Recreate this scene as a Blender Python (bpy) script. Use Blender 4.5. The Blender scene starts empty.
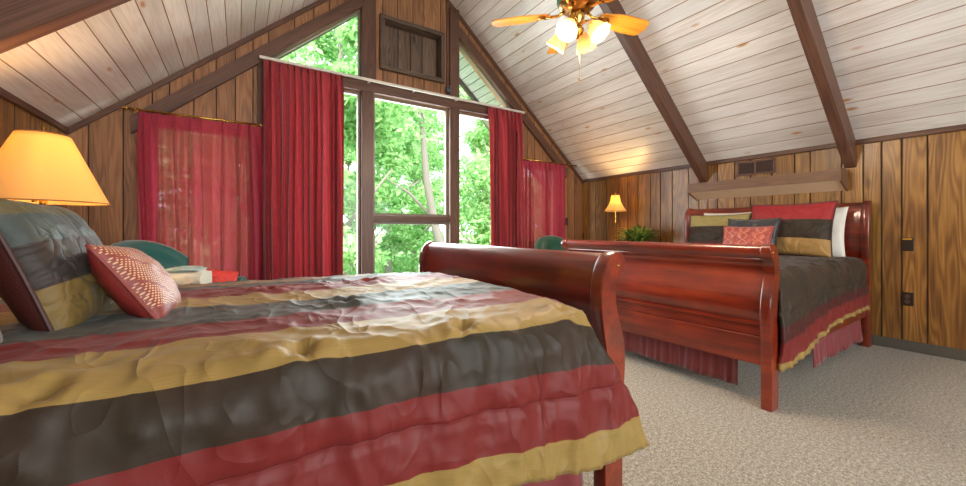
import bpy, math, random
from math import sin, cos, pi, radians as R, exp, sqrt
from mathutils import Vector, Matrix, noise

random.seed(7)
COL = bpy.context.scene.collection

# ------------------------------------------------------------------ helpers
class MB:
    def __init__(s):
        s.v = []; s.f = []; s.uv = []; s.mi = []; s.rn = []
    def face(s, pts, uv=None, mi=0, rn=0.0):
        n = len(s.v); s.v += [tuple(p) for p in pts]
        s.f.append(tuple(range(n, n + len(pts))))
        s.uv.append(uv or [(0, 0)] * len(pts)); s.mi.append(mi); s.rn.append(rn)
    def idx(s, verts, faces, uvs=None, mi=0, rn=0.0):
        n = len(s.v); s.v += [tuple(p) for p in verts]
        for k, f in enumerate(faces):
            s.f.append(tuple(i + n for i in f))
            s.uv.append([uvs[i] for i in f] if uvs else [(0, 0)] * len(f))
            s.mi.append(mi); s.rn.append(rn)
    def box(s, a, b, mi=0, bev=0.0, rn=0.0, M=None):
        x0, y0, z0 = [min(p, q) for p, q in zip(a, b)]; x1, y1, z1 = [max(p, q) for p, q in zip(a, b)]
        bv = min(bev, (x1 - x0) * .45, (y1 - y0) * .45, (z1 - z0) * .45)
        if bv <= 0:
            vs = [(x, y, z) for x in (x0, x1) for y in (y0, y1) for z in (z0, z1)]
            fs = [(0, 1, 3, 2), (4, 6, 7, 5), (0, 4, 5, 1), (2, 3, 7, 6), (0, 2, 6, 4), (1, 5, 7, 3)]
        else:
            # chamfered box: three quads at every corner vertex
            vs = []; ids = {}
            X = (x0, x1); Y = (y0, y1); Z = (z0, z1)
            for i in (0, 1):
                for j in (0, 1):
                    for k in (0, 1):
                        sx = bv * (1 if i == 0 else -1); sy = bv * (1 if j == 0 else -1); sz = bv * (1 if k == 0 else -1)
                        for ax, p in (('x', (X[i], Y[j] + sy, Z[k] + sz)), ('y', (X[i] + sx, Y[j], Z[k] + sz)), ('z', (X[i] + sx, Y[j] + sy, Z[k]))):
                            ids[(i, j, k, ax)] = len(vs); vs.append(p)
            fs = []
            for i in (0, 1):
                q = [ids[(i, a_, b_, 'x')] for a_, b_ in ((0, 0), (1, 0), (1, 1), (0, 1))]; fs.append(q if i else q[::-1])
                q = [ids[(a_, i, b_, 'y')] for a_, b_ in ((0, 0), (1, 0), (1, 1), (0, 1))]; fs.append(q[::-1] if i else q)
                q = [ids[(a_, b_, i, 'z')] for a_, b_ in ((0, 0), (1, 0), (1, 1), (0, 1))]; fs.append(q if i else q[::-1])
            for a_ in (0, 1):
                for b_ in (0, 1):
                    fs.append([ids[(0, a_, b_, 'y')], ids[(1, a_, b_, 'y')], ids[(1, a_, b_, 'z')], ids[(0, a_, b_, 'z')]])
                    fs.append([ids[(a_, 0, b_, 'x')], ids[(a_, 1, b_, 'x')], ids[(a_, 1, b_, 'z')], ids[(a_, 0, b_, 'z')]])
                    fs.append([ids[(a_, b_, 0, 'x')], ids[(a_, b_, 1, 'x')], ids[(a_, b_, 1, 'y')], ids[(a_, b_, 0, 'y')]])
            for i in (0, 1):
                for j in (0, 1):
                    for k in (0, 1):
                        fs.append([ids[(i, j, k, 'x')], ids[(i, j, k, 'y')], ids[(i, j, k, 'z')]])
        d = (x1 - x0, y1 - y0, z1 - z0); la = d.index(max(d)); oth = [q for q in (0, 1, 2) if q != la]
        uvs = [(p[la], p[oth[0]] + p[oth[1]]) for p in vs]
        if M: vs = [M @ Vector(p) for p in vs]
        s.idx(vs, fs, uvs, mi, rn)
    def tube(s, pts, r, n=10, cap=True, mi=0):
        pts = [Vector(p) for p in pts]; rs = r if isinstance(r, (list, tuple)) else [r] * len(pts)
        vs = []; up = None
        for i, p in enumerate(pts):
            t = (pts[min(i + 1, len(pts) - 1)] - pts[max(i - 1, 0)]).normalized()
            if up is None: up = Vector((0, 0, 1)) if abs(t.z) < .9 else Vector((1, 0, 0))
            a = t.cross(up).normalized(); b = a.cross(t).normalized(); up = b
            for k in range(n):
                an = 2 * pi * k / n; vs.append(p + (a * cos(an) + b * sin(an)) * rs[i])
        fs = [(i * n + k, i * n + (k + 1) % n, (i + 1) * n + (k + 1) % n, (i + 1) * n + k) for i in range(len(pts) - 1) for k in range(n)]
        if cap: fs += [tuple(range(n))[::-1], tuple((len(pts) - 1) * n + k for k in range(n))]
        s.idx(vs, fs, None, mi)
    def lathe(s, prof, n=32, M=None, mi=0, rfun=None, cap=False):
        vs = []
        for r, z in prof:
            for k in range(n):
                an = 2 * pi * k / n; rr = r * (rfun(an, z) if rfun else 1)
                vs.append(Vector((rr * cos(an), rr * sin(an), z)))
        fs = [(i * n + k, i * n + (k + 1) % n, (i + 1) * n + (k + 1) % n, (i + 1) * n + k) for i in range(len(prof) - 1) for k in range(n)]
        if cap: fs += [tuple(range(n))[::-1], tuple((len(prof) - 1) * n + k for k in range(n))]
        if M: vs = [M @ p for p in vs]
        s.idx(vs, fs, None, mi)
    def extrude(s, poly, axis, a, b, mi=0, rn=0.0, slope=None):
        """closed 2-D outline pushed along an axis; poly in the other two axes (in x,y,z order)"""
        def P(p, t):
            q = list(p); q.insert(axis, t); return tuple(q)
        n = len(poly); vs = [P(p, a) for p in poly] + [P(p, b) for p in poly]
        fs = [(i, (i + 1) % n, n + (i + 1) % n, n + i) for i in range(n)] + [tuple(range(n))[::-1], tuple(range(n, 2 * n))]
        uvs = [(p[axis], p[(axis + 1) % 3] + p[(axis + 2) % 3]) for p in vs]
        if slope is not None: uvs = [(p[0] * 1.3, p[2] - slope * p[0] + p[1]) for p in vs]
        s.idx(vs, fs, uvs, mi, rn)
    def grid(s, fn, nu, nv, uvf=None, mi=0, closed_u=False):
        vs = []; uv = []
        for i in range(nu + 1):
            for j in range(nv + 1):
                vs.append(fn(i / nu, j / nv)); uv.append(uvf(i / nu, j / nv) if uvf else (i / nu, j / nv))
        fs = [(i * (nv + 1) + j, (i + 1) * (nv + 1) + j, (i + 1) * (nv + 1) + j + 1, i * (nv + 1) + j + 1) for i in range(nu) for j in range(nv)]
        s.idx(vs, fs, uv, mi)
    def build(s, name, mats, parent=None, smooth=False, angle=None, weld=False):
        me = bpy.data.meshes.new(name); me.from_pydata(s.v, [], s.f)
        if not isinstance(mats, (list, tuple)): mats = [mats]
        for m in mats: me.materials.append(m)
        uvl = me.uv_layers.new(name='UVMap'); flat = []
        for u in s.uv:
            for c in u: flat += [c[0], c[1]]
        uvl.data.foreach_set('uv', flat)
        me.polygons.foreach_set('material_index', s.mi)
        at = me.attributes.new('rnd', 'FLOAT', 'FACE'); at.data.foreach_set('value', s.rn)
        me.update()
        import bmesh
        bm = bmesh.new(); bm.from_mesh(me)
        if weld: bmesh.ops.remove_doubles(bm, verts=bm.verts, dist=1e-5)
        bmesh.ops.recalc_face_normals(bm, faces=bm.faces); bm.to_mesh(me); bm.free()
        if smooth or angle:
            me.polygons.foreach_set('use_smooth', [True] * len(me.polygons))
            if angle: me.set_sharp_from_angle(angle=R(angle))
        o = bpy.data.objects.new(name, me); COL.objects.link(o)
        if parent: o.parent = parent
        return o

def tag(o, label, cat, group=None, kind=None):
    if label: o['label'] = label
    if cat: o['category'] = cat
    if group: o['group'] = group
    if kind: o['kind'] = kind
    return o
def thing(name, label, cat, loc=(0, 0, 0), rz=0, group=None, rot=None):
    o = bpy.data.objects.new(name, None); COL.objects.link(o); o.empty_display_size = .1
    o.location = loc; o.rotation_euler = rot or (0, 0, rz)
    return tag(o, label, cat, group)
def struct(o):
    o['kind'] = 'structure'; return o
def lerp(a, b, t): return a + (b - a) * t
def sstep(a, b, x):
    t = max(0, min(1, (x - a) / (b - a))); return t * t * (3 - 2 * t)
def catmull(pts, n=6, closed=False):
    out = []; m = len(pts); rng = range(m) if closed else range(m - 1)
    for i in rng:
        if closed: p = [pts[(i + k - 1) % m] for k in range(4)]
        else: p = [pts[max(i - 1, 0)], pts[i], pts[i + 1], pts[min(i + 2, m - 1)]]
        for k in range(n):
            t = k / n
            out.append(tuple(.5 * ((2 * b) + (-a + c) * t + (2 * a - 5 * b + 4 * c - d) * t * t + (-a + 3 * b - 3 * c + d) * t ** 3) for a, b, c, d in zip(*p)))
    if not closed: out.append(tuple(pts[-1]))
    return out

# ------------------------------------------------------------------ materials
def srgb(r, g, b):
    f = lambda c: (c / 255 / 12.92) if c / 255 <= .04045 else ((c / 255 + .055) / 1.055) ** 2.4
    return (f(r), f(g), f(b), 1)
class NT:
    def __init__(s, name):
        s.m = bpy.data.materials.new(name); s.m.use_nodes = True; s.t = s.m.node_tree; s.t.nodes.clear()
        s.out = s.n('ShaderNodeOutputMaterial')
    def n(s, k, **kw):
        o = s.t.nodes.new(k)
        for a, b in kw.items():
            if hasattr(o, a) and a not in ('Scale',): setattr(o, a, b)
            else: o.inputs[a].default_value = b
        return o
    def l(s, a, b): s.t.links.new(a, b)
    def math(s, op, a, b=None, c=None):
        o = s.n('ShaderNodeMath', operation=op)
        for i, x in enumerate((a, b, c)):
            if x is None: continue
            if isinstance(x, (int, float)): o.inputs[i].default_value = x
            else: s.l(x, o.inputs[i])
        return o.outputs[0]
    def ramp(s, fac, stops, mode='LINEAR'):
        o = s.n('ShaderNodeValToRGB'); o.color_ramp.interpolation = mode
        e = o.color_ramp.elements
        while len(e) < len(stops): e.new(.5)
        for i, (p, c) in enumerate(stops): e[i].position = p; e[i].color = c
        s.l(fac, o.inputs[0]); return o.outputs[0]
    def mix(s, fac, a, b, mode='MIX'):
        o = s.n('ShaderNodeMix', data_type='RGBA', blend_type=mode)
        for i, x in ((0, fac), (6, a), (7, b)):
            if isinstance(x, (int, float)): o.inputs[i].default_value = x
            elif isinstance(x, tuple): o.inputs[i].default_value = x
            else: s.l(x, o.inputs[i])
        return o.outputs[2]
    def noise(s, vec, scale=5, detail=3, rough=.5, dist=0):
        o = s.n('ShaderNodeTexNoise'); o.inputs['Scale'].default_value = scale; o.inputs['Detail'].default_value = detail
        o.inputs['Roughness'].default_value = rough; o.inputs['Distortion'].default_value = dist
        if vec is not None: s.l(vec, o.inputs['Vector'])
        return o.outputs[0]
    def mapping(s, vec, scale=(1, 1, 1), loc=(0, 0, 0), rot=(0, 0, 0)):
        o = s.n('ShaderNodeMapping'); o.inputs['Scale'].default_value = scale; o.inputs['Location'].default_value = loc; o.inputs['Rotation'].default_value = rot
        s.l(vec, o.inputs[0]); return o.outputs[0]
    def coord(s, w='Object'): return s.n('ShaderNodeTexCoord').outputs[w]
    def bump(s, h, st=.3, d=.01):
        o = s.n('ShaderNodeBump'); o.inputs['Strength'].default_value = st; o.inputs['Distance'].default_value = d
        s.l(h, o.inputs['Height']); return o.outputs[0]
    def bsdf(s, color, rough=.5, bump=None, **kw):
        p = s.n('ShaderNodeBsdfPrincipled')
        if isinstance(color, tuple): p.inputs['Base Color'].default_value = color
        else: s.l(color, p.inputs['Base Color'])
        if isinstance(rough, (int, float)): p.inputs['Roughness'].default_value = rough
        else: s.l(rough, p.inputs['Roughness'])
        if bump is not None: s.l(bump, p.inputs['Normal'])
        for k, v in kw.items(): p.inputs[k.replace('_', ' ')].default_value = v
        s.l(p.outputs[0], s.out.inputs[0]); return p

def mat_simple(name, c, rough=.5, bumpscale=None, **kw):
    t = NT(name); b = None
    if bumpscale: b = t.bump(t.noise(t.coord(), bumpscale, 3), .25, .004)
    nz = t.noise(t.coord(), 6, 2)
    col = t.mix(t.math('MULTIPLY', nz, .25), c, tuple(x * .8 for x in c[:3]) + (1,))
    t.bsdf(col, rough, b, **kw); return t.m

def mat_planks(name, lo, mid, hi, knot, groove, rough=.4, coat=0.0, tone=.25, knotdens=1.0, spec=.5, grain=.10):
    """knotty boards: UV = (metres along the grain, metres across), 'rnd' tells boards apart"""
    def make(nm, dark):
        t = NT(nm)
        at = t.n('ShaderNodeAttribute', attribute_name='rnd'); rn = at.outputs['Fac']
        uv = t.n('ShaderNodeSeparateXYZ'); t.l(t.coord('UV'), uv.inputs[0])
        c = t.n('ShaderNodeCombineXYZ'); t.l(uv.outputs[0], c.inputs[0]); t.l(uv.outputs[1], c.inputs[1]); t.l(t.math('MULTIPLY', rn, 41.0), c.inputs[2])
        v = c.outputs[0]
        # cathedral grain: contour bands of a stretched noise
        big = t.noise(t.mapping(v, (.55, 6.5, 1)), 1.0, 2, .45)
        ring = t.math('SINE', t.math('MULTIPLY', big, 95.0))
        fine = t.noise(t.mapping(v, (3, 90, 1)), 1.0, 3, .6)
        fac = t.math('ADD', t.math('MULTIPLY', ring, grain), t.math('ADD', t.math('MULTIPLY', big, .5), t.math('MULTIPLY', fine, .5)))
        col = t.ramp(fac, [(.25, lo), (.52, mid), (.8, hi)])
        vo = t.n('ShaderNodeTexVoronoi', feature='F1'); vo.inputs['Scale'].default_value = 1; t.l(t.mapping(v, (2.1 * knotdens, 6.0 * knotdens, 1)), vo.inputs['Vector'])
        sp = t.n('ShaderNodeSeparateColor'); t.l(vo.outputs['Color'], sp.inputs[0])
        on = t.math('GREATER_THAN', sp.outputs[0], .55)
        kd = t.math('MULTIPLY', on, t.math('SUBTRACT', 1.0, t.math('MINIMUM', 1.0, t.math('MULTIPLY', vo.outputs['Distance'], 5.5))))
        col = t.mix(t.math('MINIMUM', 1.0, t.math('MULTIPLY', kd, 1.6)), col, knot)
        hsv = t.n('ShaderNodeHueSaturation'); t.l(col, hsv.inputs['Color'])
        t.l(t.math('ADD', 1 - tone / 2, t.math('MULTIPLY', rn, tone)), hsv.inputs['Value'])
        col = hsv.outputs[0]
        if dark: col = t.mix(.75, col, groove)
        t.bsdf(col, rough if not dark else .8, t.bump(fac, .12, .004), Coat_Weight=0 if dark else coat, Coat_Roughness=.25, Specular_IOR_Level=spec)
        return t.m
    return [make(name, False), make(name + '_groove', True)]

M_panel = mat_planks('knotty_paneling', srgb(88, 52, 18), srgb(136, 92, 40), srgb(178, 130, 66), srgb(58, 30, 12), srgb(30, 17, 8), rough=.4, coat=.35, tone=.35)
M_gable = mat_planks('weathered_paneling', srgb(104, 70, 44), srgb(144, 98, 62), srgb(172, 124, 84), srgb(84, 50, 30), srgb(40, 24, 15), rough=.5, coat=.1, tone=.3)
M_white = mat_planks('whitewashed_pine', srgb(196, 184, 172), srgb(222, 215, 210), srgb(238, 235, 232), srgb(190, 138, 84), srgb(150, 96, 62), rough=.42, coat=.15, tone=.2, grain=.05, knotdens=1.35)
M_soffit = mat_planks('painted_soffit_boards', srgb(180, 185, 180), srgb(205, 210, 205), srgb(220, 225, 220), srgb(180, 175, 160), srgb(110, 110, 105), rough=.6)
M_trim = mat_planks('brown_trim', srgb(68, 42, 30), srgb(98, 64, 48), srgb(118, 82, 64), srgb(60, 36, 26), srgb(40, 22, 15), rough=.5, coat=.1)[0]
M_niche = mat_planks('dark_aged_boards', srgb(58, 44, 36), srgb(98, 78, 64), srgb(122, 100, 82), srgb(40, 28, 22), srgb(30, 20, 15), rough=.55)
M_valance = mat_planks('tan_board', srgb(98, 64, 42), srgb(122, 84, 58), srgb(134, 96, 70), srgb(120, 80, 56), srgb(60, 40, 30), rough=.5)[0]

def mat_cherry():
    t = NT('polished_cherry'); c = t.coord()
    g = t.noise(t.mapping(c, (14, 1.2, 14)), 1.5, 4, .6)
    cl = t.noise(c, 3.2, 2)
    col = t.ramp(t.math('ADD', t.math('MULTIPLY', g, .6), t.math('MULTIPLY', cl, .4)), [(.3, srgb(56, 15, 5)), (.5, srgb(112, 32, 10)), (.72, srgb(150, 54, 20))])
    t.bsdf(col, .32, t.bump(g, .03, .002), Coat_Weight=.7, Coat_Roughness=.16, Specular_IOR_Level=.5); return t.m
M_cherry = mat_cherry()

BK, RD, GD, TN, MR = srgb(41, 44, 32), srgb(118, 36, 33), srgb(158, 132, 72), srgb(150, 122, 82), srgb(96, 26, 28)
BK_SHEEN = srgb(62, 76, 72)  # black stripe with the window's teal reflection put into its colour
def mat_stripes(name, stops, lo, hi, axis=1, seam=None, rough=.5, sheen=.08):
    """woven satin whose stripes follow the cloth's own UV"""
    t = NT(name); uv = t.n('ShaderNodeSeparateXYZ'); c = t.coord('UV'); t.l(c, uv.inputs[0])
    val = uv.outputs[axis]
    w = t.noise(t.mapping(c, (3, 3, 3)), 1.5, 2)
    f = t.math('DIVIDE', t.math('SUBTRACT', val, lo), hi - lo)
    col = t.ramp(f, [((p - lo) / (hi - lo), k) for p, k in stops], 'CONSTANT')
    th = t.noise(t.mapping(c, (6, 260, 1) if axis == 1 else (260, 6, 1)), 1, 2, .7)
    col = t.mix(t.math('MULTIPLY', th, .35), col, (0.01, .01, .01, 1))
    col = t.mix(t.math('MULTIPLY', w, .12), col, srgb(150, 60, 60))
    def crease(sc_, st, vec):
        nz = t.noise(t.mapping(c, vec), sc_, 2, .5, .6)
        return t.math('MULTIPLY', t.math('POWER', t.math('SUBTRACT', 1.0, t.math('MINIMUM', 1.0, t.math('MULTIPLY', t.math('ABSOLUTE', t.math('SUBTRACT', nz, .5)), 9.0))), 2.0), st)
    hh = t.math('ADD', crease(2.6, .006, (1.5, .8, 1)), t.math('ADD', crease(5.5, .0022, (1.2, .7, 1)), t.math('MULTIPLY', t.noise(c, 420, 2), .0002)))
    hh = t.math('ADD', hh, t.math('MULTIPLY', t.noise(t.mapping(c, (1.2, 1, 1)), 5, 3, .5), .010))
    if seam:
        dd = t.math('MULTIPLY', t.math('ABSOLUTE', t.math('SUBTRACT', val, seam)), 170.0)
        hh = t.math('SUBTRACT', hh, t.math('MULTIPLY', t.math('SUBTRACT', 1.0, t.math('MINIMUM', 1.0, dd)), .004))
    t.bsdf(col, rough, t.bump(hh, .9, 1.0), Sheen_Weight=sheen, Sheen_Roughness=.35, Specular_IOR_Level=.24)
    return t.m
M_comf1 = mat_stripes('striped_satin', [(.0, MR), (.36, GD), (.505, RD), (.675, BK), (.80, GD), (1.04, RD), (1.21, BK_SHEEN), (1.44, GD), (1.63, RD), (1.87, BK_SHEEN), (2.2, TN), (2.45, BK_SHEEN)], 0, 3, seam=.615)
M_comf2 = mat_stripes('dark_striped_satin', [(.0, GD), (.39, RD), (.49, srgb(66, 28, 24)), (.56, BK), (1.15, srgb(70, 60, 54)), (1.5, RD), (1.75, GD), (2.0, BK)], 0, 3)
M_skirt = mat_simple('maroon_cotton', srgb(120, 34, 38), .6, 200, Sheen_Weight=.3)
M_pipe = mat_simple('dark_piping', srgb(60, 24, 24), .5)
M_mattress = mat_simple('white_ticking', srgb(205, 200, 195), .8, 150)
M_shamA = mat_stripes('sham_stripes_teal_sheen', [(0, srgb(128, 108, 58)), (.36, srgb(50, 54, 50)), (.66, srgb(66, 84, 80)), (.86, srgb(96, 92, 62))], 0, 1, axis=1)  # teal band is satin sheen painted as a stripe colour
M_shamB = mat_stripes('sham_stripes_red', [(0, srgb(178, 142, 84)), (.30, BK), (.66, srgb(166, 46, 48))], 0, 1, axis=1)
M_shamC = mat_stripes('sham_stripes_olive', [(0, MR), (.22, BK), (.66, srgb(170, 155, 95))], 0, 1, axis=1)
M_blacksat = mat_simple('black_satin', srgb(48, 46, 46), .35, 200, Sheen_Weight=.3)
M_plum = mat_simple('plum_gray_satin', srgb(92, 66, 66), .38, 200, Sheen_Weight=.4)
M_whitecot = mat_simple('white_cotton', srgb(232, 226, 215), .8, 200)

def mat_dotted():
    t = NT('beaded_rose_fabric'); c = t.coord('UV')
    vo = t.n('ShaderNodeTexVoronoi', feature='F1'); vo.inputs['Scale'].default_value = 38; vo.inputs['Randomness'].default_value = .15
    t.l(t.mapping(c, (1, 1, 1), rot=(0, 0, .5)), vo.inputs['Vector'])
    dot = t.math('LESS_THAN', vo.outputs['Distance'], .3)
    uv = t.n('ShaderNodeSeparateXYZ'); t.l(c, uv.inputs[0])
    # beaded area is a broad leaf-shaped band, the lower corner is plain
    m = t.math('GREATER_THAN', t.math('ADD', uv.outputs[1], t.math('MULTIPLY', uv.outputs[0], .2)), .16)
    rib = t.math('GREATER_THAN', t.math('ABSOLUTE', t.math('SUBTRACT', t.math('MODULO', t.math('ADD', uv.outputs[0], uv.outputs[1]), .34), .17)), .02)
    on = t.math('MULTIPLY', t.math('MULTIPLY', dot, m), rib)
    col = t.mix(on, srgb(132, 44, 38), srgb(220, 180, 136))
    t.bsdf(col, .5, t.bump(on, .3, .002), Sheen_Weight=.1, Specular_IOR_Level=.6); return t.m
def mat_damask():
    t = NT('coral_damask'); c = t.coord('UV')
    uv = t.n('ShaderNodeSeparateXYZ'); t.l(c, uv.inputs[0])
    a = t.math('MULTIPLY', t.math('SINE', t.math('MULTIPLY', uv.outputs[1], 12.5)), .09)
    s1 = t.math('ABSOLUTE', t.math('SUBTRACT', t.math('MODULO', t.math('ADD', t.math('ADD', uv.outputs[0], 1), a), .33), .165))
    s2 = t.math('ABSOLUTE', t.math('SUBTRACT', t.math('MODULO', t.math('SUBTRACT', t.math('ADD', uv.outputs[0], 1), a), .33), .165))
    on = t.math('LESS_THAN', t.math('MINIMUM', s1, s2), .018)
    fl = t.math('GREATER_THAN', t.noise(t.mapping(c, (9, 5, 1)), 1.5, 2), .56)
    col = t.mix(t.math('MAXIMUM', on, t.math('MULTIPLY', fl, .5)), srgb(156, 58, 46), srgb(196, 112, 86))
    t.bsdf(col, .5, Sheen_Weight=.3); return t.m
M_dotted, M_damask = mat_dotted(), mat_damask()

def mat_curtain(name, c1, c2, sheer):
    t = NT(name); uv = t.coord('UV')
    w = t.noise(t.mapping(uv, (300, 9, 1)), 1, 3, .7); w2 = t.noise(t.mapping(uv, (14, 240, 1)), 1, 3, .7)
    ww = t.math('ADD', t.math('MULTIPLY', w, .5), t.math('MULTIPLY', w2, .5))
    col = t.mix(t.math('MULTIPLY', t.math('SUBTRACT', ww, .3), 2.5), c1, c2)
    d = t.n('ShaderNodeBsdfPrincipled'); t.l(col, d.inputs['Base Color']); d.inputs['Roughness'].default_value = .75; d.inputs['Sheen Weight'].default_value = .25
    tr = t.n('ShaderNodeBsdfTranslucent'); t.l(col, tr.inputs[0])
    mx = t.n('ShaderNodeMixShader'); mx.inputs[0].default_value = .5 if sheer else .14; t.l(d.outputs[0], mx.inputs[1]); t.l(tr.outputs[0], mx.inputs[2])
    o = mx.outputs[0]
    if sheer:
        tp = t.n('ShaderNodeBsdfTransparent'); tp.inputs[0].default_value = (1, .72, .8, 1)
        m2 = t.n('ShaderNodeMixShader'); lw = t.n('ShaderNodeLayerWeight'); lw.inputs[0].default_value = .5; t.l(t.math('MULTIPLY', t.math('MULTIPLY', ww, sheer), t.math('SUBTRACT', 1.0, lw.outputs['Facing'])), m2.inputs[0]); t.l(o, m2.inputs[1]); t.l(tp.outputs[0], m2.inputs[2]); o = m2.outputs[0]
    t.l(o, t.out.inputs[0]); return t.m
M_drape = mat_curtain('crimson_drape', srgb(108, 18, 26), srgb(178, 54, 60), 0)
M_sheer = mat_curtain('crimson_sheer', srgb(168, 26, 50), srgb(220, 84, 112), .2)

M_brass = mat_simple('brass', srgb(206, 160, 80), .22, None, Metallic=1.0)
M_brassant = mat_simple('antique_brass', srgb(150, 112, 60), .3, None, Metallic=.9)
M_rodwhite = mat_simple('white_metal_track', srgb(215, 210, 200), .4)
M_dark = mat_simple('dark_brown_plastic', srgb(40, 24, 16), .4)
M_black = mat_simple('black_metal', srgb(22, 20, 18), .5)
M_graybase = mat_simple('gray_vinyl_base', srgb(88, 82, 74), .6)
M_greygreen = mat_simple('green_verdigris', srgb(70, 140, 100), .5)
M_honey = mat_planks('honey_oak_blade', srgb(168, 98, 26), srgb(212, 138, 44), srgb(232, 166, 70), srgb(150, 84, 20), srgb(90, 50, 20), rough=.35, coat=.3)[0]
M_teal = mat_simple('teal_upholstery', srgb(30, 104, 100), .55, 250, Sheen_Weight=.5)
M_green = mat_simple('green_upholstery', srgb(24, 84, 62), .6, 250, Sheen_Weight=.4)
M_towel = mat_simple('white_terry', srgb(226, 226, 212), .95, 120, Sheen_Weight=.6)
M_towelblue = mat_simple('pale_blue_terry', srgb(186, 208, 206), .95, 120)
M_coral = mat_simple('coral_fabric', srgb(226, 66, 60), .6, 200)
M_pot = mat_simple('terracotta', srgb(140, 84, 56), .7, 60)
M_nstand = M_cherry

def mat_carpet():
    t = NT('beige_carpet'); c = t.coord()
    a = t.noise(c, 60, 3, .8); b = t.noise(c, 150, 2, .8); w = t.noise(c, 2.0, 3, .5)
    f = t.math('ADD', t.math('MULTIPLY', a, .5), t.math('MULTIPLY', b, .5))
    col = t.ramp(f, [(.38, srgb(88, 79, 68)), (.5, srgb(152, 142, 127)), (.62, srgb(208, 200, 184))])
    col = t.mix(t.math('MULTIPLY', w, .25), col, srgb(150, 134, 114))
    t.bsdf(col, .95, t.bump(f, .8, .02), Sheen_Weight=.25, Specular_IOR_Level=.1); return t.m
M_carpet = mat_carpet()

def mat_shade(name, c, e):
    t = NT(name); nz = t.noise(t.coord(), 120, 3, .7)
    col = t.mix(t.math('MULTIPLY', nz, .3), c, tuple(x * .8 for x in c[:3]) + (1,))
    d = t.n('ShaderNodeBsdfDiffuse'); t.l(col, d.inputs[0]); tr = t.n('ShaderNodeBsdfTranslucent'); t.l(col, tr.inputs[0])
    mx = t.n('ShaderNodeMixShader'); mx.inputs[0].default_value = e; t.l(d.outputs[0], mx.inputs[1]); t.l(tr.outputs[0], mx.inputs[2])
    t.l(mx.outputs[0], t.out.inputs[0]); return t.m
M_shade1 = mat_shade('linen_shade', srgb(246, 216, 150), .5)
M_shade2 = mat_shade('cream_shade', srgb(246, 218, 150), .5)
M_glassfan = mat_shade('frosted_tulip_glass', srgb(206, 180, 140), .45)
def mat_bulb(name, c, s):
    t = NT(name); e = t.n('ShaderNodeEmission'); e.inputs[0].default_value = c; e.inputs[1].default_value = s; t.l(e.outputs[0], t.out.inputs[0]); return t.m
M_bulb = mat_bulb('lit_bulb', (1, .75, .45, 1), 9)

def mat_glass():
    t = NT('window_glass'); tp = t.n('ShaderNodeBsdfTransparent'); tp.inputs[0].default_value = (.96, .99, .98, 1)
    g = t.n('ShaderNodeBsdfGlossy'); g.inputs['Roughness'].default_value = .02
    lw = t.n('ShaderNodeFresnel'); lw.inputs[0].default_value = 1.3
    mx = t.n('ShaderNodeMixShader'); t.l(lw.outputs[0], mx.inputs[0]); t.l(tp.outputs[0], mx.inputs[1]); t.l(g.outputs[0], mx.inputs[2]); t.l(mx.outputs[0], t.out.inputs[0]); return t.m
M_glass = mat_glass()
def mat_leaf(name, a, b):
    t = NT(name); at = t.n('ShaderNodeAttribute', attribute_name='rnd')
    col = t.ramp(at.outputs['Fac'], [(0, a), (1, b)])
    d = t.n('ShaderNodeBsdfPrincipled'); t.l(col, d.inputs['Base Color']); d.inputs['Roughness'].default_value = .45
    tr = t.n('ShaderNodeBsdfTranslucent'); t.l(col, tr.inputs[0])
    mx = t.n('ShaderNodeMixShader'); mx.inputs[0].default_value = .5; t.l(d.outputs[0], mx.inputs[1]); t.l(tr.outputs[0], mx.inputs[2]); t.l(mx.outputs[0], t.out.inputs[0]); return t.m
M_leaf = mat_leaf('tree_leaf', srgb(110, 170, 92), srgb(206, 236, 170))
M_leafpot = mat_leaf('potted_leaf', srgb(30, 96, 34), srgb(170, 190, 90))
M_bark = mat_simple('tree_bark', srgb(150, 140, 128), .9, 20)
M_soil = mat_simple('leafy_ground', srgb(120, 150, 90), .9, 5)

# ------------------------------------------------------------------ room
XL, XR, YG, YB = -1.21, 4.90, 4.52, -3.2
XC = (XL + XR) / 2; ZK = 1.885; SL = .872; ZR = ZK + SL * (XR - XC)
def roof(x): return ZK + SL * min(x - XL, XR - x)

def widths(total, lo, hi):
    out = []; s = 0
    while s < total:
        w = random.uniform(lo, hi) if hi > lo else lo
        if total - s - w < lo * .5: w = total - s
        out.append((s, min(s + w, total))); s += w
    return out
def plank_plane(mb, o, U, V, N, lu, lv, lo, hi, ch=.006, th=.03, boards=None):
    o, U, V, N = map(Vector, (o, U, V, N))
    for a, b in (boards or widths(lv, lo, hi)):
        r = random.random(); u0 = random.random() * 3
        prof = [(a, -th), (a, -ch * 1.6), (a + ch, 0), (b - ch, 0), (b, -ch * 1.6), (b, -th)]
        for k in range(5):
            (p, q), (p2, q2) = prof[k], prof[k + 1]
            pts = [o + V * p + N * q, o + U * lu + V * p + N * q, o + U * lu + V * p2 + N * q2, o + V * p2 + N * q2]
            mb.face(pts, [(u0, p), (u0 + lu, p), (u0 + lu, p2), (u0, p2)], 0 if k == 2 else 1, r)
    mb.face([o - N * th, o + V * lv - N * th, o + U * lu + V * lv - N * th, o + U * lu - N * th], None, 1)

mb = MB(); mb.box((XL - .1, YB - .1, -.12), (XR + .1, YG + .14, 0)); struct(mb.build('floor', M_carpet))
mb = MB(); plank_plane(mb, (XR, YB, 0), (0, 0, 1), (0, 1, 0), (-1, 0, 0), ZK + .01, YG + .10 - YB, .1, .27); struct(mb.build('wall_right', M_panel))
mb = MB(); plank_plane(mb, (XL, YB, 0), (0, 0, 1), (0, 1, 0), (1, 0, 0), ZK + .01, YG + .10 - YB, .1, .27); struct(mb.build('wall_left', M_panel))
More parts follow.
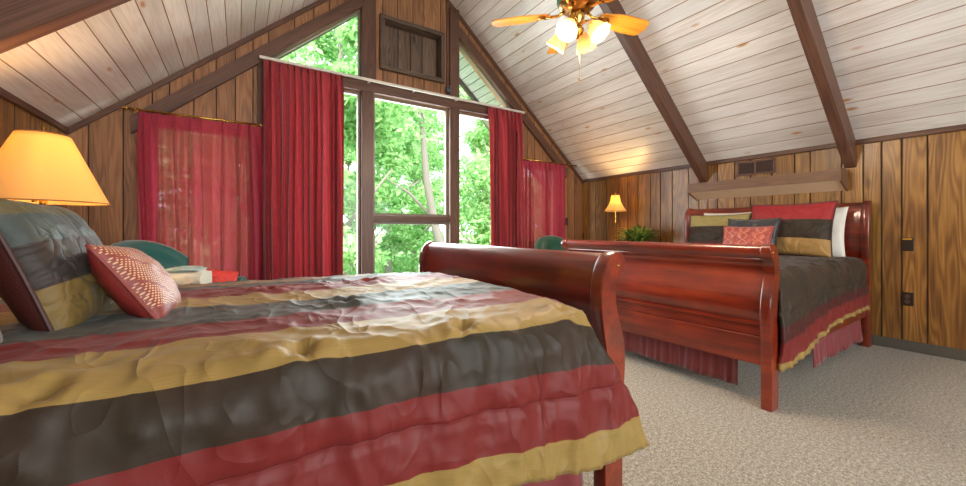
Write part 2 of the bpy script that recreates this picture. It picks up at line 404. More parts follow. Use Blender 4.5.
# ceilings: whitewashed boards running the length of the room
LS = sqrt(1 + SL * SL); slope_len = (XR - XC) * LS
pw = .148; boards = [(i * pw, min((i + 1) * pw, slope_len)) for i in range(int(slope_len / pw) + 1) if i * pw < slope_len - .01]
for nm, x, sx in (('ceiling', XR, -1), ('ceiling.001', XL, 1)):
    mb = MB(); d = Vector((sx, 0, SL)).normalized(); n = Vector((sx * SL, 0, -1)).normalized()
    plank_plane(mb, (x, YB, ZK), (0, 1, 0), d, n, YG + .14 - YB, slope_len, pw, pw, ch=.004, boards=boards); struct(mb.build(nm, M_white))
# roof overhang outside the gable: boards and barge rafter
for x, sx in ((XR + .7, -1), (XL - .7, 1)):
    mb = MB(); d = Vector((sx, 0, SL)).normalized(); n = Vector((sx * SL, 0, -1)).normalized()
    z0 = ZK - .7 * SL; L2 = slope_len + .7 * LS
    plank_plane(mb, Vector((x, YG + .14, z0)) + n * .02, (0, 1, 0), d, n, .72, L2, .13, .13, ch=.007); struct(mb.build('roof_overhang_board', M_soffit))
    mb = MB(); y0 = YG + .86
    q = [(x, z0 - .02), (x, z0 - .12), (XC, ZR - .12), (XC, ZR - .02)]
    mb.extrude([(a, b) for a, b in q], 1, y0, y0 + .04); struct(mb.build('roof_trim', M_graybase))

# gable wall: boards, with openings for the windows
def board_low(x): return 2.77 + SL * (x - .20)          # underside of the raking board, left half
mir = lambda x: XL + XR - x
Z_H0, Z_H1 = 2.66, 2.80                                  # head rail between lower and upper lights
def regions(x):
    """solid spans (zlow fn, zhigh fn) for a column whose middle is x, on the left half"""
    top = lambda q: ZK + SL * (q - XL)
    if x < -.66 : return [(lambda q: 0, top)]
    if x < .12: return [(lambda q: 0, lambda q: .55), (lambda q: 2.02, top)]
    if x < .26: return [(lambda q: 0, top)]
    if x < 1.20: return [(lambda q: 0, lambda q: .35), (lambda q: Z_H0, lambda q: Z_H1), (lambda q: max(board_low(q) + .0, Z_H1), top)]
    if x < 1.34: return [(lambda q: 0, top)]
    if x > 1.46: return [(lambda q: 0, lambda q: .35), (lambda q: Z_H0, lambda q: 3.02), (lambda q: 3.59, top)]
    return [(lambda q: 0, lambda q: .35), (lambda q: Z_H0, top)]
cuts = [XL, -.66, .12, .26, 1.20, 1.34, 1.46, XC]
def gable(yf, yb, name, mats, openings=True):
    mb = MB(); sgn = 1 if yb > yf else -1
    for side in (0, 1):
        for ca, cb in zip(cuts[:-1], cuts[1:]):
            for a, b in widths(cb - ca, .12, .24):
                xa, xb = ca + a, ca + b; r = random.random(); u0 = random.random() * 4
                for lo, hi in regions((xa + xb) / 2):
                    X = (xa, xb) if not side else (mir(xb), mir(xa))
                    g = (lambda f: (lambda q: f(q))) if not side else (lambda f: (lambda q: f(mir(q))))
                    L, H = g(lo), g(hi); c = .005
                    prof = [(X[0], yb), (X[0], yf + sgn * c * 1.6), (X[0] + c, yf), (X[1] - c, yf), (X[1], yf + sgn * c * 1.6), (X[1], yb)]
                    for k in range(6):
                        (p, y), (p2, y2) = prof[k], prof[(k + 1) % 6]
                        mb.face([(p, y, L(p)), (p2, y2, L(p2)), (p2, y2, H(p2)), (p, y, H(p))], [(u0 + L(p), p), (u0 + L(p2), p2), (u0 + H(p2), p2), (u0 + H(p), p)], 0 if k in (2, 5) else 1, r)
                    for Z in (L, H): mb.face([(p, y, Z(p)) for p, y in prof], None, 0, r)
    return struct(mb.build(name, mats))
gable(YG, YG + .14, 'wall_back', M_gable)
gable(YB, YB - .14, 'wall_front', M_gable)  # unseen rear wall; its window openings are added to let sky light in

tn = [0]
def trim(mb, mat=None):
    tn[0] += 1; return struct(mb.build('trim_%d' % tn[0], mat or M_trim))
# trim: top of both knee walls, edges of the gable, raking boards, posts, head rail
for x, sx in ((XR, -1), (XL, 1)):
    mb = MB(); mb.box((x, YB, ZK - .035), (x + sx * .025, YG, ZK + .012), bev=.004); trim(mb)
for s in (0, 1):
    g = (lambda x: x) if not s else mir
    mb = MB(); y = YG - .022
    mb.extrude([(g(XL + .0), ZK - .06), (g(XL), ZK - .005), (g(XC), ZR - .005), (g(XC), ZR - .06)], 1, y, YG, slope=SL if not s else -SL); trim(mb)
    mb = MB(); y = YG - .045                              # raking board over the triangular light
    a, b = -.80, 1.20
    mb.extrude([(g(a), board_low(a)), (g(a), board_low(a) + .155), (g(b), board_low(b) + .155), (g(b), board_low(b))], 1, y, YG, slope=SL if not s else -SL); trim(mb)
    mb = MB(); mb.box((g(1.20), YG - .05, 0), (g(1.34), YG, roof(1.27) - .05), bev=.004); trim(mb)      # post
    mb = MB(); mb.box((g(1.325), YG - .02, Z_H1), (g(1.375), YG, roof(1.3) - .0), bev=.004); trim(mb)
    mb = MB(); mb.box((g(.16), YG - .03, .30), (g(.26), YG, 2.80), bev=.003); trim(mb)
mb = MB(); mb.box((.2, YG - .06, Z_H0 + .005), (mir(.2), YG + .02, Z_H1 - .005), bev=.004); trim(mb)
mb = MB(); mb.box((1.33, YG - .03, 1.15), (mir(1.33), YG + .05, 1.225), bev=.004); trim(mb)
mb = MB(); mb.box((XR - .014, YB, 0), (XR, YG, .09), bev=.004); struct(mb.build('baseboard_right', M_graybase))
mb = MB(); mb.box((XL, YB, 0), (XL + .014, YG, .09), bev=.004); struct(mb.build('baseboard_left', M_graybase))
mb = MB(); mb.box((XL + .02, YG - .014, 0), (XR - .02, YG, .09), bev=.004); struct(mb.build('baseboard_back', M_graybase))

# windows: frame + pane (panes are children)
wn = [0]
M_sash = mat_simple('window_sash', srgb(122, 110, 94), .5)
def window(poly, y, fw=.03, dep=.05):
    """poly: outline in x,z"""
    wn[0] += 1; n = len(poly); mb = MB(); cx = sum(p[0] for p in poly) / n; cz = sum(p[1] for p in poly) / n
    # inner outline by offsetting every side
    area = sum(poly[i][0] * poly[(i + 1) % n][1] - poly[(i + 1) % n][0] * poly[i][1] for i in range(n))
    if area < 0: poly = poly[::-1]
    lines = []
    for i in range(n):
        a, b = Vector(poly[i]), Vector(poly[(i + 1) % n]); d = (b - a).normalized(); nr = Vector((-d.y, d.x))
        lines.append((a + nr * fw, d))
    inner = []
    for i in range(n):
        p, d = lines[i - 1]; q, e = lines[i]; den = d.x * e.y - d.y * e.x; t = ((q.x - p.x) * e.y - (q.y - p.y) * e.x) / den
        inner.append((p.x + d.x * t, p.y + d.y * t))
    for i in range(n):
        j = (i + 1) % n
        for yy in (y, y + dep): mb.face([(poly[i][0], yy, poly[i][1]), (poly[j][0], yy, poly[j][1]), (inner[j][0], yy, inner[j][1]), (inner[i][0], yy, inner[i][1])])
        mb.face([(inner[i][0], y, inner[i][1]), (inner[j][0], y, inner[j][1]), (inner[j][0], y + dep, inner[j][1]), (inner[i][0], y + dep, inner[i][1])])
        mb.face([(poly[i][0], y, poly[i][1]), (poly[j][0], y, poly[j][1]), (poly[j][0], y + dep, poly[j][1]), (poly[i][0], y + dep, poly[i][1])])
    w = struct(mb.build('window_%d' % wn[0], M_sash, weld=True))
    p = MB(); ym = y + dep * .5
    p.face([(a, ym, b) for a, b in inner]); p.build('pane', M_glass, w)
for yy in (YG + .02, YB - .09):  # second set is unseen behind the camera, added for its light
    for s in (0, 1):
        g = (lambda x: x) if not s else mir
        window([(g(-.66), .55), (g(.12), .55), (g(.12), 2.02), (g(-.66), 2.02)], yy)
        window([(g(.26), .35), (g(1.20), .35), (g(1.20), Z_H0), (g(.26), Z_H0)], yy)
        window([(g(.26), Z_H1), (g(1.20), Z_H1), (g(1.20), board_low(1.20) - .0), (g(.26), Z_H1 + .03)], yy, fw=.022)
    window([(1.34, .35), (mir(1.34), .35), (mir(1.34), 1.15), (1.34, 1.15)], yy)
    window([(1.34, 1.225), (mir(1.34), 1.225), (mir(1.34), Z_H0), (1.34, Z_H0)], yy)

# ceiling beams
def beam(x_wall, sx, yc, wd=.13, dp=.25):
    mb = MB(); xw, xc = x_wall, XC
    q = [(xw, ZK + .01), (xw, ZK - dp), (xw + sx * .0, ZK - dp), (xc, ZR - dp), (xc, ZR + .01)]
    q = [q[0], q[1], q[3], q[4]]
    n = 4; y0, y1 = yc - wd / 2, yc + wd / 2; c = .006
    vs = []
    for yy, ins in ((y0, c), (y0 + c, 0), (y1 - c, 0), (y1, c)):
        for k, (a, b) in enumerate(q):
            vs.append((a, yy, b + (ins if k in (1, 2) else 0)))
    fs = [(i * 4 + k, i * 4 + (k + 1) % 4, (i + 1) * 4 + (k + 1) % 4, (i + 1) * 4 + k) for i in range(3) for k in range(4)] + [(3, 2, 1, 0), (12, 13, 14, 15)]
    mb.idx(vs, fs, [(a * LS, b_ * 1.0 + (c_ - roof(a)) ) for a, b_, c_ in vs], 0, random.random())
    return struct(mb.build('ceiling_beam', M_trim))
for yc in (2.53, 1.17, -.19, -1.55, -2.91):
    beam(XR, -1, yc, .085, .245); beam(XL, 1, yc + .14, .10, .25)

# ------------------------------------------------------------------ beds
POST = [(.052, 0), (.052, .20), (.052, .38), (.062, .47), (.068, .56), (.058, .65), (.026, .735), (.012, .80), (.024, .855), (.05, .885), (.064, .91), (.062, .938), (.042, .956), (.012, .957), (-.02, .94), (-.045, .905), (-.062, .85), (-.068, .78), (-.058, .70), (-.04, .61), (-.03, .52), (-.042, .42), (-.048, .34), (-.048, .15), (-.048, 0)]
def stretch(pts, h, us):
    k = (h - .40) / (.957 - .40)
    return [(u * (us if z > .4 else 1 + (us - 1) * z / .4), z if z <= .4 else .4 + (z - .4) * k) for u, z in pts]
PANEL = [(.030, .50), (.048, .56), (.042, .64), (.012, .73), (-.004, .79), (-.002, .835), (.022, .86), (.044, .885), (.054, .91), (.052, .932), (.036, .948), (.010, .948), (-.018, .93), (-.036, .90), (-.048, .85), (-.052, .78), (-.044, .71), (-.028, .63), (-.012, .55), (-.006, .50)]
def board_end(bed, sgn, x, W, h, us, nm):
    """sgn +1: scroll rolls toward +x"""
    post = catmull(stretch(POST, h, us), 4); pan = catmull(stretch(PANEL, h, us), 5)
    for s in (-1, 1):
        mb = MB(); yo = s * W / 2; yi = s * (W / 2 - .055)
        mid = [(x + sgn * u, z) for u, z in post]; n = len(mid)
        cxp = x
        ins = [(x + sgn * (u * .94 + .0), z if z < .02 else z - .004) for u, z in post]
        vs = []
        for yy, pr in ((yo, ins), (yo - s * .006, mid), (yi + s * .006, mid), (yi, ins)):
            vs += [(a, yy, b) for a, b in pr]
        fs = [(i * n + k, i * n + (k + 1) % n, (i + 1) * n + (k + 1) % n, (i + 1) * n + k) for i in range(3) for k in range(n)] + [tuple(range(n))[::-1], tuple(range(3 * n, 4 * n))]
        mb.idx(vs, fs); p = mb.build('post', M_cherry, bed, angle=35)
        b = MB(); M = Matrix.Translation((x + sgn * .028 * us, yo, h - .05)) @ Matrix.Rotation(-s * pi / 2, 4, 'X')
        b.lathe([(.001, .004), (.007, .003), (.009, -.002)], 14, M); b.build('plug', M_brassant, p, smooth=True)
    y0, y1 = -(W / 2 - .055), W / 2 - .055
    mb = MB(); mb.extrude([(x + sgn * u, z) for u, z in pan], 1, y0, y1); mb.build(nm + '_panel', M_cherry, bed, angle=35)
    # bead below the roll, ledge and lower rail board
    mb = MB(); zb = .4 + (.868 - .4) * (h - .4) / .557
    mb.tube([(x + sgn * .024 * us, y0, zb), (x + sgn * .024 * us, y1, zb)], .010, 8); mb.build('bead_moulding', M_cherry, bed, smooth=True)
    mb = MB(); zt = .4 + (.5 - .4) * (h - .4) / .557
    mb.extrude([(x + sgn * u, z) for u, z in ((-.02, .25), (-.02, zt + .004), (.048, zt + .004), (.048, zt - .014), (.036, zt - .022), (.036, zt - .075), (.031, zt - .079), (.031, zt - .085), (.036, zt - .089), (.036, .25))], 1, y0, y1); mb.build('rail_board', M_cherry, bed, angle=30)
def make_bed(label, loc, rz, L=2.19, W=1.65):
    bed = thing('sleigh_bed', label, 'bed', loc, rz, 'cherry sleigh beds')
    board_end(bed, 1, L, W, .968, 1.0, 'footboard')
    board_end(bed, -1, 0, W, 1.315, 1.0, 'headboard')
    for s in (-1, 1):
        mb = MB(); mb.box((.03, s * (W / 2 - .02), .27), (L - .03, s * (W / 2 - .045), .50), bev=.005); mb.build('side_rail', M_cherry, bed)
    mb = MB()
    for k in range(9): xx = .2 + k * (L - .4) / 8; mb.box((xx - .04, -(W / 2 - .046), .30), (xx + .04, W / 2 - .046, .32))
    mb.build('slat_base', M_honey, bed)
    return bed
YC = 1.745
B1 = dict(x=-1.03, y=YC, foot=1.16); 
bed1 = make_bed('large cherry sleigh bed in front, its footboard rolled away from the camera side comforter', (-1.03, YC, 0), 0)
bed1['label'] = 'cherry sleigh bed closest to the camera, mostly hidden under a striped comforter'
bed2 = make_bed('cherry sleigh bed with its headboard against the paneled wall under the vent', (4.77, 1.832, 0), pi + .026, L=2.16)

def mattress(label, x0, x1, y0, y1):
    mb = MB(); mb.box((x0, y0, .325), (x1, y1, .52), bev=.03); 
    mb.box((x0, y0, .525), (x1, y1, .73), bev=.05)
    o = mb.build('mattress', M_mattress, None, angle=40); return tag(o, label, 'mattress')
mattress('white mattress under the comforter of the bed closest to the camera', -.94, .99, 1.0, 2.505)
mattress('white mattress of the bed against the paneled wall, edge showing under its comforter', 2.76, 4.70, 1.03, 2.54)

# pleated skirts hanging from under the mattresses
def skirt(label, pts, z0=.05, z1=.50, npl=60, am=1.0):
    P = [Vector(p) for p in pts]; seg = [(P[i + 1] - P[i]).length for i in range(len(P) - 1)]; T = sum(seg)
    def at(s):
        s *= T
        for i, l in enumerate(seg):
            if s <= l + 1e-9:
                d = (P[i + 1] - P[i]).normalized(); return P[i] + d * s, Vector((d.y, -d.x, 0))
            s -= l
        d = (P[-1] - P[-2]).normalized(); return P[-1], Vector((d.y, -d.x, 0))
    def fn(u, v):
        p, n = at(u); w = noise.noise(Vector((u * 31, v * .8, 3)))
        a = am * (.004 + .014 * (1 - v)) * (sin(u * npl * 2 * pi / 3 + w * 3) + .5 * w)
        z = lerp(z0, z1, v) + (1 - v) * .012 * noise.noise(Vector((u * 9, 0, 7)))
        q = p + n * (a + .02 * (1 - v)); return (q.x, q.y, z)
    mb = MB(); mb.grid(fn, 260, 10, lambda u, v: (u * T, v)); o = mb.build('bed_skirt', M_skirt, None, smooth=True)
    m = o.modifiers.new('s', 'SOLIDIFY'); m.thickness = .002
    return tag(o, label, 'bed skirt')
skirt('maroon bed skirt hanging below the comforter of the bed closest to the camera', [(-.9, .95 , 0), (1.02, .95, 0), (1.02, 2.54, 0), (-.9, 2.54, 0)][0:4], .06, .50, 80)
skirt('maroon gathered bed skirt below the footboard of the bed against the paneled wall', [(2.70, 2.50, 0), (2.70, 1.17, 0)], .06, .50, 12, .45)
skirt('maroon bed skirt under the gold hem at the head end of the far bed', [(3.45, 1.04, 0), (4.66, 1.06, 0)], .07, .50, 10, .6)

# comforters
def comforter(label, mat, xh, xf, yn, yf, ztop, fsgn, corner, hem=.40, tufts=(), seed=0, amp=1.0, flare=.0, edge_pull=.12, drop=.10, rot=0.0):
    """xh: head edge, xf: foot edge; near edge yn hangs down, far edge yf hangs too.
       cross-section runs from the near hem up, over the top and down the far side"""
    NY, NX = 190, 210
    r = .085
    z_hem = hem
    side = ztop - r - z_hem; arc = r * pi / 2; topw = (yf - r) - (yn + r)
    tot = side + arc + topw + arc + side
    L = abs(xf - xh)
    def prof(s):
        if s < side: return yn, z_hem + s, yn_v - (ztop_v - (z_hem + s)), (-1, 0)
        s2 = s - side
        if s2 < arc:
            a = s2 / r; return yn + r - r * cos(a), ztop - r + r * sin(a), yn_v - (r - r * sin(a)) + (r - r * cos(a)) * .9, (-cos(a), sin(a))
        s3 = s2 - arc
        if s3 < topw: return yn + r + s3, ztop, yn + r + s3, (0, 1)
        s4 = s3 - topw
        if s4 < arc:
            a = s4 / r; return yf - r + r * sin(a), ztop - r + r * cos(a), yf - r + s4, (sin(a), cos(a))
        s5 = s4 - arc; return yf, ztop - r - s5, yf + s5, (1, 0)
    yn_v = .80; ztop_v = .80
    yoff = yn - .80
    vs = []; uv = []
    for i in range(NX + 1):
        u = i / NX
        for j in range(NY + 1):
            s = tot * j / NY
            y, z, v, nrm = prof(s)
            if s >= side + arc: v = y - yoff if s < side + arc + topw + arc else v - yoff
            X = xh + (xf - xh) * u
            down = max(0, min(1, (ztop - z) / (ztop - z_hem))); near = 1 if y < (yn + yf) / 2 else 0
            # the foot edge: tucked in at the top, spilling out past the post on the side
            fe = corner(down) if near else 0
            inw = -edge_pull * exp(-((y - yn) / .12) ** 2) * (1 - sstep(0, .15 if edge_pull < .05 else .75, down)) if near else 0
            X += fsgn * (fe + inw) * sstep(.45, 1, u)
            # drop of the foot corner
            dz = -drop * down * sstep(.35 if drop > .12 else .55, 1.0, u) * near
            # long-wave puffiness, dome and wrinkles
            t1 = noise.noise(Vector((X * 2.1, v * 2.6, seed))) * .013
            w = noise.noise(Vector((X * 7 + v * 3, v * 4.5 - X * 1.5, seed + 5)))
            ridge = (1 - abs(noise.noise(Vector((X * 6.5 + v * 2.2, v * 5 - X * 2.5, seed + 9)))) * 3.0)
            ridge = max(0, ridge) ** 2 * .009 + max(0, 1 - 6 * abs(noise.noise(Vector((X * 9 - v * 6, v * 7 + X * 3, seed + 31))))) ** 2 * .006
            fn_ = noise.noise(Vector((X * 24 + v * 8, v * 18, seed + 2))) * .003
            folds = down ** .7 * (.010 * noise.noise(Vector((X * 7, v * 1.6 + X, seed + 11))) + .009 * max(0, 1 - 4 * abs(noise.noise(Vector((X * 10, v * 4 - X * 2, seed + 41))))) ** 1.5 + .008 * max(0, 1 - 3.2 * abs(noise.noise(Vector((X * 5 + 3, v * .9 - X * .8, seed + 21))))) ** 1.5)
            d = (t1 + w * .0045 + ridge + fn_) * amp * lerp(.62, 1, down) + folds * near
            # quilting lines: a channel along the length
            for q in ((.615,) if near else ()):
                d -= .012 * exp(-((v - q) / .008) ** 2)
                d += .010 * sin(X * 34 + 2 * noise.noise(Vector((X * 3, 0, 1)))) * exp(-abs(v - q) / .05) * .6
            for (tx, tv) in tufts:
                rx, ry = X - tx, v - tv; rr = sqrt(rx * rx + ry * ry)
                if rr < .3:
                    an = math.atan2(ry, rx)
                    d -= .024 * exp(-(rr / .022) ** 2); d += .010 * exp(-((rr - .05) / .03) ** 2)
                    d += .006 * sin(an * 6 + tx * 9) * exp(-rr / .09) * min(1, rr / .03)
            # dome across the width, slump to the head
            dome = .0
            if s > side and s < tot - side: dome = .012 * sin(pi * min(1, max(0, (y - yn) / (yf - yn)))) - .045 * sstep(.55, 1, (y - yn) / (yf - yn)) 
            # soften toward the foot: comforter stuffed against the board
            dome -= .035 * sstep(.93, 1.0, u) * (1 - sstep(.05, .5, down))
            out = -.02 * flare * down * near - (.02 * flare * down * near * sstep(.6, 1, u))
            vs.append((X, y + nrm[0] * d + out, z + nrm[1] * d + dz + dome)); uv.append((X, v))
    fs = [(i * (NY + 1) + j, (i + 1) * (NY + 1) + j, (i + 1) * (NY + 1) + j + 1, i * (NY + 1) + j + 1) for i in range(NX) for j in range(NY)]
    mb = MB(); mb.idx(vs, fs, uv); o = mb.build('comforter', mat, None, smooth=True)
    m = o.modifiers.new('s', 'SOLIDIFY'); m.thickness = .022; m.offset = -1
    if rot:
        pv = Vector((xf, 0, 0)); o.rotation_euler = (0, 0, rot); o.location = pv - Matrix.Rotation(rot, 3, 'Z') @ pv
    return tag(o, label, 'comforter')
comforter('gold, red and black striped satin comforter spread over the bed closest to the camera', M_comf1, -.88, 1.045, .80, 2.60, .80, 1,
          lambda d: .11 * d ** 2, hem=.43, tufts=[(-.26, .855), (.11, .86), (.49, .86), (.87, .875), (.3, 1.32), (.1, 1.75), (.5, 1.75)], seed=1, flare=.58)
comforter('black comforter with red and gold hem on the bed against the paneled wall', M_comf2, 4.62, 2.71, .945, 2.66, .80, -1,
          lambda d: .03 * d, hem=.365, rot=.026, tufts=[(4.3, .86), (3.9, .86), (3.5, .86), (3.1, .86)], seed=4, flare=.45, edge_pull=.02, drop=.14)

# ------------------------------------------------------------------ pillows
def pillow(name, label, w, h, t, mat, loc, rot, pipe=None, cat='pillow', group=None, seed=0, wr=.006, back=None):
    """lies in its own x-z plane (x wide, z high), thick along y; base at its lower edge"""
    N = 40
    def shape(u, v, sd):
        a, b = 2 * u - 1, 2 * v - 1
        x = w / 2 * a * (1 - .07 * (1 - b * b)); z = h / 2 * b * (1 - .07 * (1 - a * a))
        e = ((1 - a * a) * (1 - b * b)); th = t / 2 * max(0, e) ** .42
        dn = noise.noise(Vector((a * 2.5 + seed, b * 2.5, sd))) * wr * 2.2 + noise.noise(Vector((a * 7, b * 7 + seed, sd * 3))) * wr
        return Vector((x, sd * (th + dn * min(1, e * 4)), z + h / 2))
    mb = MB()
    for sd in (-1, 1): mb.grid(lambda u, v: shape(u, v, sd), N, N, mi=1 if (sd > 0 and back) else 0)
    if back: mat = [mat, back]
    if pipe:
        root = thing(name, label, cat, loc, rot=rot, group=group)
        mb.build('cover', mat, root, smooth=True, weld=True)
        edge = [shape(k / 20, 0, 1) for k in range(20)] + [shape(1, k / 20, 1) for k in range(20)] + [shape(1 - k / 20, 1, 1) for k in range(20)] + [shape(0, 1 - k / 20, 1) for k in range(21)]
        p = MB(); p.tube(edge, .0055, 8, cap=False); p.build('piping', pipe, root, smooth=True)
        return root
    o = mb.build(name, mat, None, smooth=True, weld=True); o.location = loc; o.rotation_euler = rot
    return tag(o, label, cat, group)

M_backsham = mat_simple('dark_maroon_satin', srgb(66, 26, 20), .45, 200)
pillow('pillow', 'dark striped satin sham with gold block leaning under the big lampshade', .45, .375, .19, M_shamA, (-.365, 1.54, .775), (R(-20), 0, R(90)), M_pipe, seed=3, back=M_backsham, wr=.004)
pillow('pillow', 'plum gray pillow at the picture edge, in front of the dark striped sham', .38, .28, .15, M_plum, (-.44, 1.09, .79), (R(-30), 0, R(90)), M_pipe, seed=5)
pillow('cushion', 'small rose cushion with cream beads lying against the dark striped sham', .30, .26, .13, M_dotted, (-.175, 1.49, .785), (R(-34), R(4), R(88)), M_dotted, cat='cushion', seed=8, back=mat_simple('plain_rose_fabric', srgb(124, 36, 32), .5, 200), wr=.002)

# bed 2 pillows, leaning on the headboard (they face -x)
def p2(label, w, h, t, mat, y, x, z, lean, twist=0, pipe=None, roll=0, name='pillow', cat='pillow', seed=1):
    return pillow(name, label, w, h, t, mat, (x, y, z), (R(-lean), R(roll), R(-90 + twist)), pipe, cat=cat, seed=seed)
p2('white pillow standing at the right end of the headboard behind the red striped sham', .62, .48, .13, M_whitecot, 1.43, 4.58, .79, 9, 0, seed=2)
p2('white pillow mostly hidden behind the olive striped sham', .60, .47, .13, M_whitecot, 2.10, 4.58, .79, 9, 0, seed=12)
p2('large sham with red, black and gold bands on the bed by the wall', .68, .53, .17, M_shamB, 1.50, 4.38, .80, 15, 0, M_pipe, seed=3)
p2('striped sham with olive top band in the left corner of the far bed', .64, .44, .16, M_shamC, 2.15, 4.38, .80, 16, 0, M_pipe, seed=4)
p2('black satin pillow behind the coral damask cushion', .46, .38, .13, M_blacksat, 1.745, 4.21, .80, 17, 0, M_pipe, seed=6)
p2('small coral damask cushion in front of the black satin pillow', .43, .30, .11, M_damask, 1.73, 4.07, .80, 18, 0, M_damask, name='cushion', cat='cushion', seed=7)

# ------------------------------------------------------------------ curtains and rods
def curtain(name, label, x0, x1, y, z0, z1, npl, amp, mat, seed, group, spread=.0, pinch=True):
    nx = npl * 14; nz = 40
    def fn(u, v):
        ph = u * npl + .6 * noise.noise(Vector((u * npl * .7, 0, seed))) + .25 * noise.noise(Vector((u * 5, v * 1.1, seed + 3)))
        top = exp(-((1 - v) / .06) ** 2) if pinch else 0
        wv = sin(2 * pi * ph); sh = (abs(wv) ** .75) * (1 if wv > 0 else -1)
        a = amp * (.75 + .25 * (1 - v)) * (1 + .9 * noise.noise(Vector((u * npl * 1.3, v * .5, seed + 6))))
        spike = (max(0, cos(2 * pi * ph)) ** 6) * amp * .9
        off = lerp(a * sh + .5 * a * sin(2 * pi * ph * 2.3 + 3 * v), -spike, top * .8)
        x = lerp(x0, x1, u) + spread * (1 - v) * (u - .5) + .012 * noise.noise(Vector((u * 7, v * 2, seed))) + .25 * a * cos(2 * pi * ph)
        return (x, y - off, lerp(z0, z1, v) + (.006 * cos(2 * pi * ph) if v > .98 else 0))
    mb = MB(); mb.grid(fn, nx, nz, lambda u, v: (u * (x1 - x0) * 1.8, v * (z1 - z0)))
    o = mb.build(name, mat, None, smooth=True); return tag(o, label, 'curtain', group)
curtain('drape', 'long heavy crimson drape left of the large window, hung from the white track', .19, .96, YG - .14, .04, 2.755, 11, .062, M_drape, 1, 'heavy crimson drapes')
curtain('drape', 'narrower heavy crimson drape right of the large window', 2.90, 3.50, YG - .14, .04, 2.755, 8, .06, M_drape, 4, 'heavy crimson drapes')
curtain('sheer_curtain', 'sheer red curtain with light showing through, on the left brass rod', -.75, .20, YG - .105, .10, 2.085, 8, .042, M_sheer, 7, 'sheer red curtains')
curtain('sheer_curtain', 'sheer red curtain on the short brass rod in the far corner', 3.50, 4.38, YG - .105, .10, 2.085, 8, .038, M_sheer, 9, 'sheer red curtains')
def rod(label, x0, x1, z, y, mat, r, nm='curtain_rod', n=10):
    root = thing(nm, label, 'curtain rod', (x0, y, z))
    mb = MB(); mb.tube([(0, 0, 0), (x1 - x0, 0, 0)], r, 10); mb.build('rod', mat, root, smooth=True)
    for s, xx in ((-1, 0), (1, x1 - x0)):
        f = MB(); M = Matrix.Translation((xx, 0, 0)) @ Matrix.Rotation(s * pi / 2, 4, 'Y'); f.lathe([(.001, .035), (.012, .03), (.016, .018), (.010, .006), (.013, 0), (.001, -.002)], 12, M); f.build('finial', mat, root, smooth=True)
        b = MB(); b.box((xx - s * .04 - .006, 0, -.008), (xx - s * .04 + .006, YG - y - .001, .008)); b.box((xx - s * .04 - .014, YG - y - .005, -.03), (xx - s * .04 + .014, YG - y - .001, .03)); b.build('bracket', mat, root)
    for k in range(n):
        h = MB(); xx = (k + .5) * (x1 - x0) / n; pts = [(xx, .013 * cos(a), .013 * sin(a) - .003) for a in [2 * pi * q / 12 for q in range(13)]]
        h.tube(pts, .002, 6, cap=False); h.build('ring', mat, root, smooth=True)
    return root
rod('long thin brass rod carrying the left sheer curtain', -.81, .17, 2.10, YG - .105, M_brass, .009, n=9)
rod('short thin brass rod running into the right corner', 3.55, 4.62, 2.10, YG - .105, M_brass, .009, n=9)
root = thing('traverse_track', 'long white curtain track across the top of the large window', 'curtain track', (.17, YG - .14, 2.77))
mb = MB(); mb.box((0, -.012, -.014), (3.36, .012, .014), bev=.003); mb.build('track', M_rodwhite, root)
for xx in (.05, 1.1, 1.65, 2.25, 3.31):
    b = MB(); b.box((xx - .012, .012, -.01), (xx + .012, .078, .012)); b.build('bracket', M_rodwhite, root)
for xx in (1.28, 1.72):
    b = MB(); b.box((xx - .02, -.018, -.02), (xx + .02, -.012, -.004)); b.build('master_carrier', M_rodwhite, root)

# ------------------------------------------------------------------ niche box, sensor, vent, valance, plates
root = thing('shadow_box', 'dark framed wooden shadow box set in the gable above the window', 'shadow box', (1.415, YG - .05, 2.975))
w_, h_ = .86, .66; mb = MB()
for a, b in (((0, 0, 0), (w_, .05, .055)), ((0, 0, h_ - .055), (w_, .05, h_)), ((0, 0, .055), (.055, .05, h_ - .055)), ((w_ - .055, 0, .055), (w_, .05, h_ - .055))): mb.box(a, b, bev=.006)
e_ = .047; mb.box((e_, .052, e_), (e_ + .012, .16, h_ - e_)); mb.box((w_ - e_ - .012, .052, e_), (w_ - e_, .16, h_ - e_)); mb.box((e_ + .012, .052, h_ - e_ - .012), (w_ - e_ - .012, .16, h_ - e_)); mb.box((e_ + .012, .052, e_), (w_ - e_ - .012, .16, e_ + .012))
mb.build('box_frame', M_niche[0], root)
mb = MB(); plank_plane(mb, (.05, .15, .05), (0, 0, 1), (1, 0, 0), (0, -1, 0), h_ - .10, w_ - .10, .16, .24, th=.01); mb.build('back_panel', M_niche, root)
mb = MB(); mb.box((2.29, YG - .03, 2.86), (2.35, YG - .075, 2.94), bev=.008); root = thing('sensor', 'small gray sensor box mounted under the shadow box corner', 'sensor', (0, 0, 0)); mb.build('case', mat_simple('slate_plastic', srgb(70, 78, 88), .5), root)
mb = MB(); mb.box((2.305, YG - .077, 2.90), (2.335, YG - .073, 2.925)); mb.build('sensor_lens', M_black, root)

